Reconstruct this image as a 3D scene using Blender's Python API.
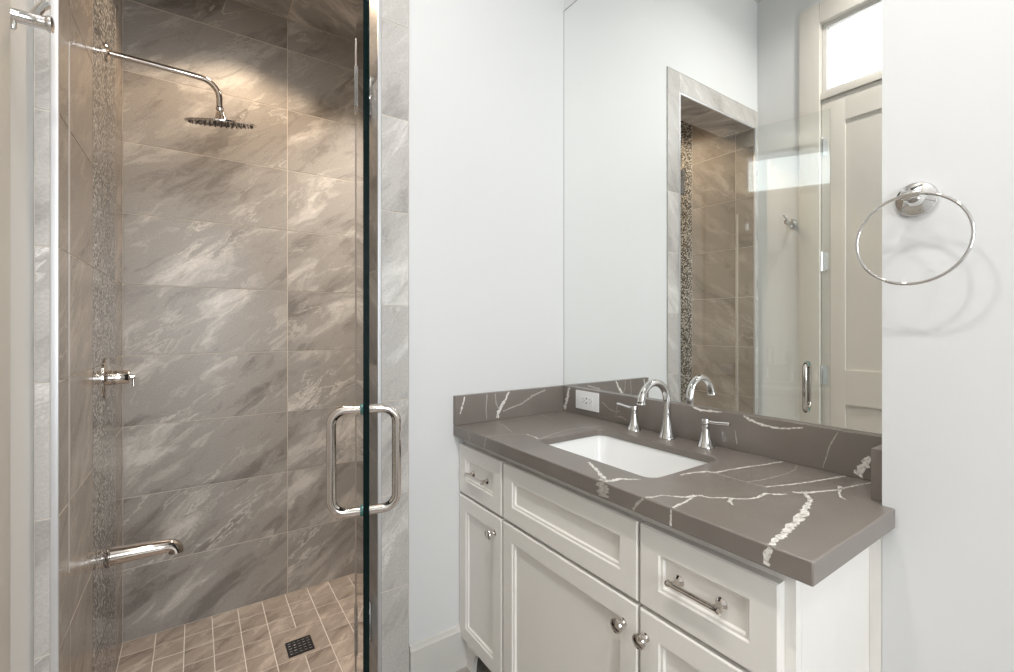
import bpy, bmesh, math, random
from mathutils import Vector, Matrix
random.seed(7)
PI = math.pi
for o in list(bpy.data.objects): bpy.data.objects.remove(o, do_unlink=True)
C = bpy.context.scene.collection
SC = bpy.context.scene

# ------------------------------------------------------------------ camera
CAM_H = 1.205
cd = bpy.data.cameras.new('camera'); cam = bpy.data.objects.new('camera', cd); C.objects.link(cam)
cam.location = (0, 0, CAM_H); cam.rotation_euler = (PI/2, 0, -0.5994)
cd.sensor_width = 36; cd.sensor_fit = 'HORIZONTAL'; cd.lens = 456.15/1014*36
cd.shift_y = -9.9/1014; cd.clip_start = 0.02
SC.camera = cam

# ------------------------------------------------------------------ world + exposure
w = bpy.data.worlds.new('world'); SC.world = w; w.use_nodes = True
bg = w.node_tree.nodes['Background']
bg.inputs['Color'].default_value = (0.90, 0.95, 1.0, 1); bg.inputs['Strength'].default_value = 1.7
SC.view_settings.view_transform = 'Standard'; SC.view_settings.look = 'None'
SC.view_settings.gamma = 1; SC.view_settings.use_curve_mapping = False
SC.view_settings.exposure = 0.42

# ------------------------------------------------------------------ room dimensions (metres)
YS = 1.43            # face of the shower wall
XD = -0.296          # face of the left wall with the door
XW = 1.2624          # mirror face
XC = 1.0974          # face of the wall carrying the towel ring
YC = 0.32            # its corner
YF = -1.75           # wall behind the camera
ZC = 3.17
XL = -0.256          # shower left wall
XJ = 0.4777          # right jamb of shower opening
YI = 1.605           # inner face of shower wall
YB = 2.53            # back of shower
XR = 1.20            # right of shower
ZSF = -0.147; ZSC = 2.76; ZH = 2.39
YDW = (0.285, 1.09); ZDW = 2.435      # door opening
ZT = (2.47, 2.855)                    # transom

def area(name, loc, rot, sx, sy, power, col=(1,1,1), shape='RECTANGLE'):
    l = bpy.data.lights.new(name, 'AREA'); l.energy = power; l.color = col; l.shape = shape
    l.size = sx
    if shape in ('RECTANGLE', 'ELLIPSE'): l.size_y = sy
    o = bpy.data.objects.new(name, l); C.objects.link(o); o.location = loc; o.rotation_euler = rot
    return o
# lamp of the unseen window added behind the camera (sits in the sky side of its opening)
area('added_window_light', (0.16, YF-0.22, 1.50), (PI/2, 0, 0), 0.8, 1.5, 38, (0.93, 0.96, 1.0))
# daylight through the transom
area('transom_daylight', (XD-0.2, 0.69, 2.66), (0, -PI/2, 0), 0.36, 0.72, 3.5, (0.95, 0.98, 1.0))

# ------------------------------------------------------------------ materials
def new_mat(name):
    m = bpy.data.materials.new(name); m.use_nodes = True
    nt = m.node_tree; return m, nt, nt.nodes['Principled BSDF']
def N(nt, typ, **kw):
    n = nt.nodes.new(typ)
    for k, v in kw.items():
        if k in ('operation','blend_type','feature','data_type','wave_type','bands_direction','distance','noise_dimensions'): setattr(n, k, v)
        else: n.inputs[k].default_value = v
    return n
def ramp(nt, stops):
    r = nt.nodes.new('ShaderNodeValToRGB'); e = r.color_ramp.elements
    while len(e) < len(stops): e.new(0.5)
    for i, (p, c) in enumerate(stops): e[i].position = p; e[i].color = (*c, 1)
    return r
def plain(name, col, rough=0.5, metal=0.0, bump=0.0, bscale=300, spec=0.5, var=0.0):
    m, nt, b = new_mat(name)
    b.inputs['Base Color'].default_value = (*col, 1); b.inputs['Roughness'].default_value = rough
    b.inputs['Metallic'].default_value = metal; b.inputs['Specular IOR Level'].default_value = spec
    tc = nt.nodes.new('ShaderNodeTexCoord')
    n = N(nt, 'ShaderNodeTexNoise', Scale=bscale, Detail=3.0); nt.links.new(tc.outputs['Object'], n.inputs['Vector'])
    if bump:
        bp = N(nt, 'ShaderNodeBump', Strength=bump, Distance=0.0006)
        nt.links.new(n.outputs['Fac'], bp.inputs['Height']); nt.links.new(bp.outputs['Normal'], b.inputs['Normal'])
    if var:
        n2 = N(nt, 'ShaderNodeTexNoise', Scale=3.0, Detail=4.0); nt.links.new(tc.outputs['Object'], n2.inputs['Vector'])
        r = ramp(nt, [(0.3, tuple(c*(1-var) for c in col)), (0.7, tuple(min(1, c*(1+var)) for c in col))])
        nt.links.new(n2.outputs['Fac'], r.inputs['Fac']); nt.links.new(r.outputs['Color'], b.inputs['Base Color'])
    return m

def stone(name, dark, mid, light, rough, uvscale=1.0, streak=1.0):
    """slate look porcelain: diagonal cloudy streaks, per-tile offset comes from the UVs"""
    m, nt, b = new_mat(name); L = nt.links
    tc = nt.nodes.new('ShaderNodeTexCoord')
    rt = N(nt, 'ShaderNodeMapping'); rt.inputs['Rotation'].default_value = (0, 0, math.radians(-38))
    mp = N(nt, 'ShaderNodeMapping'); mp.inputs['Scale'].default_value = (0.9*uvscale, 2.6*uvscale, 1)
    L.new(tc.outputs['UV'], rt.inputs['Vector']); L.new(rt.outputs['Vector'], mp.inputs['Vector'])
    warp = N(nt, 'ShaderNodeTexNoise', Scale=2.2, Detail=5.0, Roughness=0.6); L.new(mp.outputs['Vector'], warp.inputs['Vector'])
    mx = N(nt, 'ShaderNodeVectorMath', operation='MULTIPLY_ADD'); mx.inputs[1].default_value = (0.55*streak, 0.55*streak, 0)
    L.new(warp.outputs['Color'], mx.inputs[0]); L.new(mp.outputs['Vector'], mx.inputs[2])
    big = N(nt, 'ShaderNodeTexNoise', Scale=2.0, Detail=10.0, Roughness=0.66); L.new(mx.outputs['Vector'], big.inputs['Vector'])
    r = ramp(nt, [(0.36, dark), (0.47, mid), (0.52, mid), (0.64, light)]); L.new(big.outputs['Fac'], r.inputs['Fac'])
    # thin pale vein lines following the streaks
    vn = N(nt, 'ShaderNodeTexNoise', Scale=3.0, Detail=6.0, Roughness=0.6); L.new(mx.outputs['Vector'], vn.inputs['Vector'])
    sb = N(nt, 'ShaderNodeMath', operation='SUBTRACT'); sb.inputs[1].default_value = 0.5; L.new(vn.outputs['Fac'], sb.inputs[0])
    ab = N(nt, 'ShaderNodeMath', operation='ABSOLUTE'); L.new(sb.outputs[0], ab.inputs[0])
    vr = ramp(nt, [(0.0, (1,1,1)), (0.022, (0,0,0))]); L.new(ab.outputs[0], vr.inputs['Fac'])
    gate = N(nt, 'ShaderNodeTexNoise', Scale=1.6, Detail=2.0); L.new(mp.outputs['Vector'], gate.inputs['Vector'])
    gr = ramp(nt, [(0.50, (0,0,0)), (0.66, (0.6,0.6,0.6))]); L.new(gate.outputs['Fac'], gr.inputs['Fac'])
    vm = N(nt, 'ShaderNodeMath', operation='MULTIPLY'); L.new(vr.outputs['Color'], vm.inputs[0]); L.new(gr.outputs['Color'], vm.inputs[1])
    mixv = nt.nodes.new('ShaderNodeMix'); mixv.data_type = 'RGBA'
    L.new(vm.outputs[0], mixv.inputs['Factor']); L.new(r.outputs['Color'], mixv.inputs['A']); mixv.inputs['B'].default_value = (*[min(1, c*1.25) for c in light], 1)
    # fine grain
    fg = N(nt, 'ShaderNodeTexNoise', Scale=160.0*uvscale, Detail=3.0); L.new(tc.outputs['UV'], fg.inputs['Vector'])
    fr = ramp(nt, [(0.3, (0.90,0.90,0.90)), (0.7, (1.08,1.08,1.08))]); L.new(fg.outputs['Fac'], fr.inputs['Fac'])
    mul = nt.nodes.new('ShaderNodeMix'); mul.data_type = 'RGBA'; mul.blend_type = 'MULTIPLY'; mul.inputs['Factor'].default_value = 1
    L.new(mixv.outputs['Result'], mul.inputs['A']); L.new(fr.outputs['Color'], mul.inputs['B'])
    L.new(mul.outputs['Result'], b.inputs['Base Color'])
    b.inputs['Roughness'].default_value = rough
    bp = N(nt, 'ShaderNodeBump', Strength=0.35, Distance=0.0015); L.new(big.outputs['Fac'], bp.inputs['Height']); L.new(bp.outputs['Normal'], b.inputs['Normal'])
    return m

M = {}
M['wall'] = plain('wall_paint', (0.69, 0.69, 0.685), 0.6, bump=0.12, bscale=500)
M['ceil'] = plain('ceiling_paint', (0.60, 0.58, 0.55), 0.7, bump=0.1)
M['trim'] = plain('trim_paint', (0.60, 0.565, 0.51), 0.38, bump=0.05, bscale=200)
M['base'] = plain('baseboard_paint', (0.62, 0.60, 0.565), 0.4, bump=0.05, bscale=200)
M['cab'] = plain('cabinet_paint', (0.82, 0.79, 0.745), 0.36, bump=0.08, bscale=350)
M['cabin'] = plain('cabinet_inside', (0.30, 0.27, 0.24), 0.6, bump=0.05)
M['chrome'] = plain('polished_chrome', (0.72, 0.71, 0.70), 0.06, 1.0)
M['nickel'] = plain('polished_nickel', (0.66, 0.61, 0.57), 0.08, 1.0)
M['alu'] = plain('brushed_aluminium_edge', (0.66, 0.66, 0.67), 0.45, 0.7, bump=0.1)
M['silver'] = plain('mirror_silver', (0.93, 0.945, 0.93), 0.0, 1.0)
M['medge'] = plain('mirror_edge', (0.20, 0.22, 0.21), 0.3)
M['porc'] = plain('white_porcelain', (0.86, 0.86, 0.85), 0.12)
M['plast'] = plain('white_plastic', (0.82, 0.82, 0.82), 0.35)
M['slot'] = plain('dark_slot', (0.25, 0.25, 0.27), 0.6)
M['seal'] = plain('vinyl_seal', (0.50, 0.43, 0.39), 0.35)
M['strike'] = plain('clear_strike_strip', (0.50, 0.465, 0.43), 0.15)
M['rubber'] = plain('rubber_nozzle', (0.12, 0.11, 0.10), 0.5)
M['black'] = plain('drain_black', (0.02, 0.02, 0.022), 0.35, 0.3)
M['grout'] = plain('pale_grout', (0.66, 0.60, 0.53), 0.8, bump=0.3, bscale=900)
M['stone'] = stone('slate_look_tile', (0.20, 0.182, 0.164), (0.345, 0.322, 0.297), (0.62, 0.59, 0.55), 0.36)
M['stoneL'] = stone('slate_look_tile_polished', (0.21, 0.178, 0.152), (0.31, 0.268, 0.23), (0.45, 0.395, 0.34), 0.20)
M['floorT'] = stone('slate_look_floor_mosaic', (0.18, 0.14, 0.112), (0.30, 0.243, 0.20), (0.46, 0.385, 0.32), 0.4, 2.2)
M['frameT'] = stone('slate_look_frame_tile_lit', (0.36, 0.337, 0.315), (0.51, 0.485, 0.457), (0.72, 0.695, 0.66), 0.4)  # same slate on the frame, its stronger light put into a lighter colour
M['roomfloor'] = stone('room_floor_tile', (0.24, 0.215, 0.19), (0.36, 0.33, 0.30), (0.50, 0.46, 0.42), 0.3)

def quartz():
    m, nt, b = new_mat('warm_grey_quartz'); L = nt.links
    tc = nt.nodes.new('ShaderNodeTexCoord')
    n = N(nt, 'ShaderNodeTexNoise', Scale=5.0, Detail=6.0); L.new(tc.outputs['Object'], n.inputs['Vector'])
    r = ramp(nt, [(0.3, (0.172, 0.148, 0.130)), (0.7, (0.214, 0.187, 0.165))]); L.new(n.outputs['Fac'], r.inputs['Fac'])
    L.new(r.outputs['Color'], b.inputs['Base Color']); b.inputs['Roughness'].default_value = 0.30; b.inputs['Specular IOR Level'].default_value = 0.7
    return m
M['quartz'] = quartz()
def vein():
    m, nt, b = new_mat('white_quartz_vein'); L = nt.links
    tc = nt.nodes.new('ShaderNodeTexCoord')
    n = N(nt, 'ShaderNodeTexNoise', Scale=160.0, Detail=4.0); L.new(tc.outputs['Object'], n.inputs['Vector'])
    r = ramp(nt, [(0.30, (0.36, 0.33, 0.30)), (0.50, (0.70, 0.67, 0.62)), (0.7, (0.86, 0.84, 0.80))]); L.new(n.outputs['Fac'], r.inputs['Fac'])
    L.new(r.outputs['Color'], b.inputs['Base Color']); b.inputs['Roughness'].default_value = 0.3
    return m
M['vein'] = vein()
def vein_soft():
    m, nt, b = new_mat('faint_quartz_vein'); L = nt.links
    tc = nt.nodes.new('ShaderNodeTexCoord')
    n = N(nt, 'ShaderNodeTexNoise', Scale=120.0, Detail=4.0); L.new(tc.outputs['Object'], n.inputs['Vector'])
    r = ramp(nt, [(0.30, (0.30, 0.275, 0.25)), (0.6, (0.46, 0.43, 0.39))]); L.new(n.outputs['Fac'], r.inputs['Fac'])
    L.new(r.outputs['Color'], b.inputs['Base Color']); b.inputs['Roughness'].default_value = 0.3
    return m
M['veins'] = vein_soft()
def mosaic():
    m, nt, b = new_mat('pebble_glass_mosaic'); L = nt.links
    tc = nt.nodes.new('ShaderNodeTexCoord')
    v = N(nt, 'ShaderNodeTexVoronoi', Scale=135.0, Randomness=0.5); L.new(tc.outputs['UV'], v.inputs['Vector'])
    sx = nt.nodes.new('ShaderNodeSeparateColor'); L.new(v.outputs['Color'], sx.inputs['Color'])
    r = ramp(nt, [(0.0, (0.015, 0.015, 0.015)), (0.38, (0.05, 0.048, 0.045)), (0.50, (0.20, 0.19, 0.18)), (0.85, (0.60, 0.58, 0.55))])
    L.new(sx.outputs['Red'], r.inputs['Fac'])
    e = N(nt, 'ShaderNodeTexVoronoi', feature='DISTANCE_TO_EDGE', Scale=135.0, Randomness=0.5); L.new(tc.outputs['UV'], e.inputs['Vector'])
    er = ramp(nt, [(0.03, (1,1,1)), (0.09, (0,0,0))]); L.new(e.outputs['Distance'], er.inputs['Fac'])
    mx = nt.nodes.new('ShaderNodeMix'); mx.data_type = 'RGBA'; L.new(er.outputs['Color'], mx.inputs['Factor'])
    L.new(r.outputs['Color'], mx.inputs['A']); mx.inputs['B'].default_value = (0.24, 0.23, 0.21, 1)
    L.new(mx.outputs['Result'], b.inputs['Base Color']); b.inputs['Roughness'].default_value = 0.16
    return m
M['mosaic'] = mosaic()
def glass(name, tint, ior=1.5):
    m, nt, b = new_mat(name); L = nt.links
    out = nt.nodes['Material Output']; nt.nodes.remove(b)
    t = N(nt, 'ShaderNodeBsdfTransparent', Color=(*tint, 1)); g = N(nt, 'ShaderNodeBsdfGlossy', Roughness=0.0)
    g.inputs['Color'].default_value = (1, 1, 1, 1)
    fr = N(nt, 'ShaderNodeFresnel', IOR=ior); mx = nt.nodes.new('ShaderNodeMixShader')
    L.new(fr.outputs[0], mx.inputs[0]); L.new(t.outputs[0], mx.inputs[1]); L.new(g.outputs[0], mx.inputs[2]); L.new(mx.outputs[0], out.inputs['Surface'])
    return m
M['glass'] = glass('clear_door_glass', (0.972, 0.984, 0.978))
M['pane'] = glass('window_glass', (0.97, 0.985, 0.99))
M['gedge'] = plain('dark_teal_glass_edge', (0.003, 0.009, 0.009), 0.10, spec=0.12)
M['teal'] = plain('teal_handle_gasket', (0.10, 0.30, 0.29), 0.2)
def emis(name, col, s):
    m, nt, b = new_mat(name); b.inputs['Base Color'].default_value = (0.9, 0.9, 0.9, 1)
    b.inputs['Emission Color'].default_value = (*col, 1); b.inputs['Emission Strength'].default_value = s
    return m
M['lens'] = emis('added_downlight_lens', (1.0, 0.95, 0.88), 9)
M['lensw'] = emis('shower_downlight_lens', (1.0, 0.80, 0.58), 9)

# ------------------------------------------------------------------ mesh helpers
class MB:
    def __init__(s): s.bm = bmesh.new(); s.uv = s.bm.loops.layers.uv.new('UVMap')
    def box(s, x0, x1, y0, y1, z0, z1, mi=0, bev=0.0, seg=2, rot=None, piv=None):
        vs = [s.bm.verts.new(p) for p in ((x0,y0,z0),(x1,y0,z0),(x1,y1,z0),(x0,y1,z0),(x0,y0,z1),(x1,y0,z1),(x1,y1,z1),(x0,y1,z1))]
        fs = []
        for q in ((0,3,2,1),(4,5,6,7),(0,1,5,4),(1,2,6,5),(2,3,7,6),(3,0,4,7)):
            f = s.bm.faces.new([vs[i] for i in q]); f.material_index = mi; fs.append(f)
            a = 0 if q in ((1,2,6,5),(3,0,4,7)) else None
            for l in f.loops:
                c = l.vert.co
                l[s.uv].uv = (c.y, c.z) if a == 0 else ((c.x, c.z) if q in ((0,1,5,4),(2,3,7,6)) else (c.x, c.y))
        if bev:
            ed = list({e for f in fs for e in f.edges})
            r = bmesh.ops.bevel(s.bm, geom=ed, offset=bev, segments=seg, profile=0.7, affect='EDGES', material=-1)
            vs = list({v for v in r['verts']} | {v for v in vs if v.is_valid})
        if rot is not None:
            bmesh.ops.transform(s.bm, matrix=Matrix.Translation(piv) @ rot @ Matrix.Translation(-Vector(piv)), verts=[v for v in vs if v.is_valid])
        return s
    def rings(s, rs, cap0=True, cap1=True, mi=0):
        R = [[s.bm.verts.new(p) for p in r] for r in rs]
        n = len(R[0])
        for a, b in zip(R, R[1:]):
            for i in range(n):
                f = s.bm.faces.new((a[i], a[(i+1)%n], b[(i+1)%n], b[i])); f.material_index = mi
        if cap0: s.bm.faces.new(list(reversed(R[0]))).material_index = mi
        if cap1: s.bm.faces.new(R[-1]).material_index = mi
        return s
    def lathe(s, prof, loc, axis=(0,0,1), n=32, mi=0, cap0=True, cap1=True):
        a = Vector(axis).normalized(); u = a.orthogonal().normalized(); v = a.cross(u)
        rs = []
        for r, h in prof:
            r = max(r, 1e-5)
            rs.append([Vector(loc) + a*h + (u*math.cos(2*PI*i/n) + v*math.sin(2*PI*i/n))*r for i in range(n)])
        return s.rings(rs, cap0, cap1, mi)
    def tube(s, pts, r, n=16, mi=0, closed=False):
        P = [Vector(p) for p in pts]; k = len(P); rr = r if isinstance(r, (list, tuple)) else [r]*k
        rs = []; up = None
        for i in range(k):
            if closed: d = P[(i+1)%k] - P[i-1]
            else: d = P[min(i+1,k-1)] - P[max(i-1,0)]
            d.normalize()
            if up is None: up = d.orthogonal().normalized()
            up = (up - d*up.dot(d)).normalized(); w_ = d.cross(up)
            rs.append([P[i] + (up*math.cos(2*PI*j/n) + w_*math.sin(2*PI*j/n))*rr[i] for j in range(n)])
        if closed:
            R = [[s.bm.verts.new(p) for p in q] for q in rs]
            for a in range(k):
                b = (a+1) % k
                for i in range(n): s.bm.faces.new((R[a][i], R[a][(i+1)%n], R[b][(i+1)%n], R[b][i])).material_index = mi
        else: s.rings(rs, mi=mi)
        return s
    def ribbon(s, pts, fn, mi, jit=0.35, sub=5):
        """ragged vein on a surface; fn maps (a, b) to a 3-D point just on that surface"""
        P = []
        for (a0,b0,w0), (a1,b1,w1) in zip(pts, pts[1:]):
            for k in range(sub):
                t = k/sub; P.append([a0+(a1-a0)*t, b0+(b1-b0)*t, w0+(w1-w0)*t])
        P.append(list(pts[-1]))
        L_, R_ = [], []
        for i, (a, b, w_) in enumerate(P):
            a0, b0, _ = P[max(i-1,0)]; a1, b1, _ = P[min(i+1,len(P)-1)]
            dx, dy = a1-a0, b1-b0; l = math.hypot(dx, dy) or 1; nx, ny = -dy/l, dx/l
            h = w_/2
            hl = h*random.uniform(1-jit*1.6, 1+jit); hr = h*random.uniform(1-jit*1.6, 1+jit)
            L_.append(s.bm.verts.new(fn(a+nx*hl, b+ny*hl))); R_.append(s.bm.verts.new(fn(a-nx*hr, b-ny*hr)))
        for i in range(len(P)-1):
            f = s.bm.faces.new((L_[i], L_[i+1], R_[i+1], R_[i])); f.material_index = mi
        return s
    def obj(s, name, mats, parent=None, smooth=35, recalc=True, mod=None):
        if recalc: bmesh.ops.recalc_face_normals(s.bm, faces=s.bm.faces[:])
        me = bpy.data.meshes.new(name); s.bm.to_mesh(me); s.bm.free()
        for m in (mats if isinstance(mats, (list, tuple)) else [mats]): me.materials.append(m)
        if smooth:
            me.shade_smooth()
            me.set_sharp_from_angle(angle=math.radians(smooth))
        o = bpy.data.objects.new(name, me); C.objects.link(o)
        if parent is not None:
            o.parent = parent; o.matrix_parent_inverse = Matrix.Translation(-parent.location)
        return o
def struct(name, mb, mats, **k):
    o = mb.obj(name, mats, **k)
    if 'parent' not in k: o['kind'] = 'structure'
    return o
def thing(name, label, cat, loc, group=None):
    o = bpy.data.objects.new(name, None); C.objects.link(o); o.empty_display_size = 0.05
    o.location = loc; o['label'] = label; o['category'] = cat
    if group: o['group'] = group
    return o
def tag(o, label, cat, group=None):
    o['label'] = label; o['category'] = cat
    if group: o['group'] = group
    return o
def slab(outer, z0, z1, holes=(), fn=None, mb=None, mi=0):
    """prism of a 2-D outline with holes, along the third axis"""
    mb = mb or MB(); bm = mb.bm
    fn = fn or (lambda a, b, c: (a, b, c))
    loops = [outer] + list(holes)
    tops = []
    for z in (z1, z0):
        es = []; vl = []
        for lp in loops:
            vs = [bm.verts.new(fn(a, b, z)) for a, b in lp]; vl.append(vs)
            es += [bm.edges.new((vs[i], vs[(i+1)%len(vs)])) for i in range(len(vs))]
        r = bmesh.ops.triangle_fill(bm, use_beauty=True, use_dissolve=False, edges=es)
        for g in r['geom']:
            if isinstance(g, bmesh.types.BMFace): g.material_index = mi
        tops.append(vl)
    for a, b in zip(*tops):
        n = len(a)
        for i in range(n): bm.faces.new((a[i], a[(i+1)%n], b[(i+1)%n], b[i])).material_index = mi
    return mb
def rrect(x0, x1, y0, y1, r, n=6):
    out = []
    for cx, cy, a0 in ((x1-r, y1-r, 0), (x0+r, y1-r, 90), (x0+r, y0+r, 180), (x1-r, y0+r, 270)):
        for k in range(n+1):
            a = math.radians(a0 + 90*k/n); out.append((cx+r*math.cos(a), cy+r*math.sin(a)))
    return out
def bevmod(o, w_, seg=3, ang=40):
    m = o.modifiers.new('bevel', 'BEVEL'); m.width = w_; m.segments = seg; m.limit_method = 'ANGLE'; m.angle_limit = math.radians(ang)
    m.harden_normals = False

def tiles(us, vs, fn, mb=None, gap=0.0024, th=0.0014, mi_t=0, mi_g=1, skip=None, extra=(), uvrot=False):
    """tile faces with recessed grout; fn(u, v, h) -> point, h is height above the grout bed"""
    mb = mb or MB(); bm = mb.bm; uvl = mb.uv
    cells = [(a, b, c, d) for a, b in zip(us, us[1:]) for c, d in zip(vs, vs[1:]) if not (skip and skip((a+b)/2, (c+d)/2))]
    cells += list(extra)
    q = [bm.verts.new(fn(u, v, 0)) for u, v in ((us[0], vs[0]), (us[-1], vs[0]), (us[-1], vs[-1]), (us[0], vs[-1]))]
    bm.faces.new(q).material_index = mi_g
    for a, b, c, d in cells:
        g = gap/2; e = 0.0008
        lo = [(a+g, c+g), (b-g, c+g), (b-g, d-g), (a+g, d-g)]
        hi = [(a+g+e, c+g+e), (b-g-e, c+g+e), (b-g-e, d-g-e), (a+g+e, d-g-e)]
        vl = [bm.verts.new(fn(u, v, 0)) for u, v in lo]; vh = [bm.verts.new(fn(u, v, th)) for u, v in hi]
        ou, ov = random.uniform(0, 30), random.uniform(0, 30); fl = random.choice((1, 1, -1))
        f = bm.faces.new(vh); f.material_index = mi_t
        for l, (u, v) in zip(f.loops, hi): l[uvl].uv = (ou + fl*u, ov + fl*v) if not uvrot else (ou + fl*v, ov + fl*u)
        for i in range(4):
            f = bm.faces.new((vl[i], vl[(i+1)%4], vh[(i+1)%4], vh[i])); f.material_index = mi_t
            for l in f.loops: l[uvl].uv = (ou, ov)
    return mb

# ================================================================== SETTING
# room floor
mb = tiles([XD, 0.10, 0.70, 1.27], [YF, -1.2, -0.6, 0.0, 0.6, 1.2, YS+0.02], lambda u, v, h: (u, v, h-0.0014))
struct('floor', mb, [M['roomfloor'], M['grout']], recalc=False, smooth=0)
struct('ceiling', MB().box(XD-0.15, 1.42, YF-0.15, YI, ZC, ZC+0.1), M['ceil'])
# shower wall: plaster round the opening
mb = MB()
mb.box(XJ+0.006, 1.42, YS, YI-0.002, -0.2, ZC-0.001)
mb.box(XD-0.15, XJ+0.006, YS, YI-0.002, ZH+0.006, ZC-0.001)
mb.box(XD-0.15, XL-0.010, YS, YI-0.002, -0.2, ZH+0.006)
struct('wall_back', mb, M['wall'])
# mirror wall and projecting wall with the towel ring
struct('wall_right', MB().box(XW+0.006, 1.42, YC, YS-0.001, -0.05, ZC-0.001), M['wall'])
struct('wall_right_front', MB().box(XC, 1.42, YF, YC-0.0005, -0.05, ZC-0.001), M['wall'])
# left wall with the door and transom opening
y0, y1 = YDW
mb = MB()
mb.box(XD-0.14, XD, YF, y0-0.02, -0.05, ZC-0.001)
mb.box(XD-0.14, XD, y1+0.02, YS-0.001, -0.05, ZC-0.001)
mb.box(XD-0.14, XD, y0-0.02, y1+0.02, ZT[1]+0.02, ZC-0.001)
struct('wall_left', mb, M['wall'])
# wall behind the camera with an unseen window added to light the room
wx0, wx1, wz0, wz1 = -0.24, 0.56, 0.75, 2.25
mb = MB()
mb.box(XD-0.14, wx0, YF-0.14, YF, -0.05, ZC-0.001); mb.box(wx1, 1.42, YF-0.14, YF, -0.05, ZC-0.001)
mb.box(wx0, wx1, YF-0.14, YF, -0.05, wz0); mb.box(wx0, wx1, YF-0.14, YF, wz1, ZC-0.001)
struct('wall_front', mb, M['wall'])
mb = MB()
for a in (wx0, (wx0+wx1)/2-0.02, wx1-0.04): mb.box(a, a+0.04, YF-0.10, YF-0.05, wz0, wz1, bev=0.003)
for a in (wz0, wz1-0.04): mb.box(wx0+0.04, wx1-0.04, YF-0.10, YF-0.05, a, a+0.04, bev=0.003)
win = struct('added_window', mb, M['base'])
MB().box(wx0+0.02, wx1-0.02, YF-0.078, YF-0.073, wz0+0.02, wz1-0.02).obj('pane', M['pane'], win, smooth=0)

# baseboards
def baseboard(name, pts_fn, a0, a1, h=0.15, t=0.015):
    prof = [(0, 0), (t, 0), (t, h-0.018), (t-0.004, h-0.013), (t-0.006, h-0.003), (0.003, h), (0, h)]
    mb = MB(); mb.rings([[pts_fn(a0, d, z) for d, z in prof], [pts_fn(a1, d, z) for d, z in prof]])
    return struct(name, mb, M['base'], smooth=30)
baseboard('baseboard_back', lambda a, d, z: (a, YS-d, z), 0.584, 0.792)
baseboard('baseboard_right', lambda a, d, z: (XC-d, a, z), YF+0.02, 0.318)
baseboard('baseboard_left', lambda a, d, z: (XD+d, a, z), YF+0.02, 0.18)
baseboard('baseboard_left', lambda a, d, z: (XD+d, a, z), 1.195, YS-0.005)
baseboard('baseboard_front', lambda a, d, z: (a, YF+d, z), XD+0.02, XC-0.02)

# tiled frame round the shower opening (face tiles), jamb returns and soffit
rows = [ZSF, 0.163, 0.468, 0.773, 1.078, 1.383, 1.688, 1.993, 2.298, 2.39]
FT = 0.005
mb = MB()
tiles([XJ+0.010, 0.581], [0.0, 0.05, 0.355, 0.66, 0.965, 1.27, 1.575, 1.88, 2.185, 2.50], lambda u, v, h: (u, YS-FT+0.0014-h, v), mb=mb, uvrot=True)
tiles([XD+0.0005, XL-0.012], [0.0, 0.163, 0.468, 0.773, 1.078, 1.383, 1.688, 1.993, 2.298, 2.50], lambda u, v, h: (u, YS-FT+0.0014-h, v), mb=mb)
tiles([XL-0.012, 0.02, XJ+0.010], [ZH+0.010, 2.50], lambda u, v, h: (u, YS-FT+0.0014-h, v), mb=mb)
mb.box(0.5808, 0.5822, YS-FT, YS, 0.0, 2.50, mi=0); mb.box(XD+0.0005, 0.5822, YS-FT, YS, 2.4995, 2.501, mi=0)
struct('trim_1', mb, [M['frameT'], M['grout']], smooth=0)
mb = MB()
tiles([YS+0.002, YI-0.001], rows, lambda u, v, h: (XJ+0.0014-h, u, v), mb=mb)
tiles([YS+0.002, YI-0.001], [XL, 0.18, XJ], lambda u, v, h: (v, u, ZH+0.0014-h), mb=mb)
struct('trim_2', mb, [M['stone'], M['grout']], smooth=0)
# polished metal edge profile on the opening
mb = MB()
mb.box(XJ, XJ+0.0105, YS-FT-0.0015, YS+0.002, 0.0, ZH+0.010, bev=0.0008)
mb.box(XL-0.0125, XL, YS-FT-0.0015, YS+0.002, 0.0, ZH+0.010, bev=0.0008)
mb.box(XL, XJ, YS-FT-0.0015, YS+0.002, ZH, ZH+0.0095, bev=0.0008)
struct('trim_3', mb, M['alu'])
# metal channel down the left jamb where the door strikes
mb = MB()
mb.box(XL, XL+0.0012, 1.526, 1.540, 0.60, 1.90, bev=0.0004)
struct('trim_4', mb, M['strike'])

# shower shell
XM0, XM1 = 1.847, 2.322
mb = MB()
lrows = rows[:-1] + [2.603, ZSC]
tiles([YS+0.002, 1.545, XM0], lrows, lambda u, v, h: (XL-0.0014+h, u, v), mb=mb)
tiles([XM1, YB], lrows, lambda u, v, h: (XL-0.0014+h, u, v), mb=mb)
struct('wall_shower_left', mb, [M['stoneL'], M['grout']], smooth=0)
mb = tiles([XM0, (XM0+XM1)/2, XM1], lrows, lambda u, v, h: (XL-0.0014+h, u, v), gap=0.0012)
struct('trim_5', mb, [M['mosaic'], M['grout']], smooth=0)
mb = tiles([XL, 0.385, 0.995, XR], lrows, lambda u, v, h: (u, YB+0.0014-h, v))
struct('wall_shower_back', mb, [M['stone'], M['grout']], smooth=0)
mb = tiles([YI, 1.92, YB], lrows, lambda u, v, h: (XR+0.0014-h, u, v))
struct('wall_shower_right', mb, [M['stone'], M['grout']], smooth=0)
mb = tiles([XJ, 0.9, XR], lrows, lambda u, v, h: (u, YI-0.0014+h, v))
tiles([XL, 0.1, XJ], [ZH, 2.603, ZSC], lambda u, v, h: (u, YI-0.0014+h, v), mb=mb)
struct('wall_shower_front', mb, [M['stone'], M['grout']], smooth=0)
mb = tiles([XL, 0.385, 0.995, XR], [YI, 1.92, 2.225, YB], lambda u, v, h: (u, v, ZSC+0.0014-h))
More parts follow.
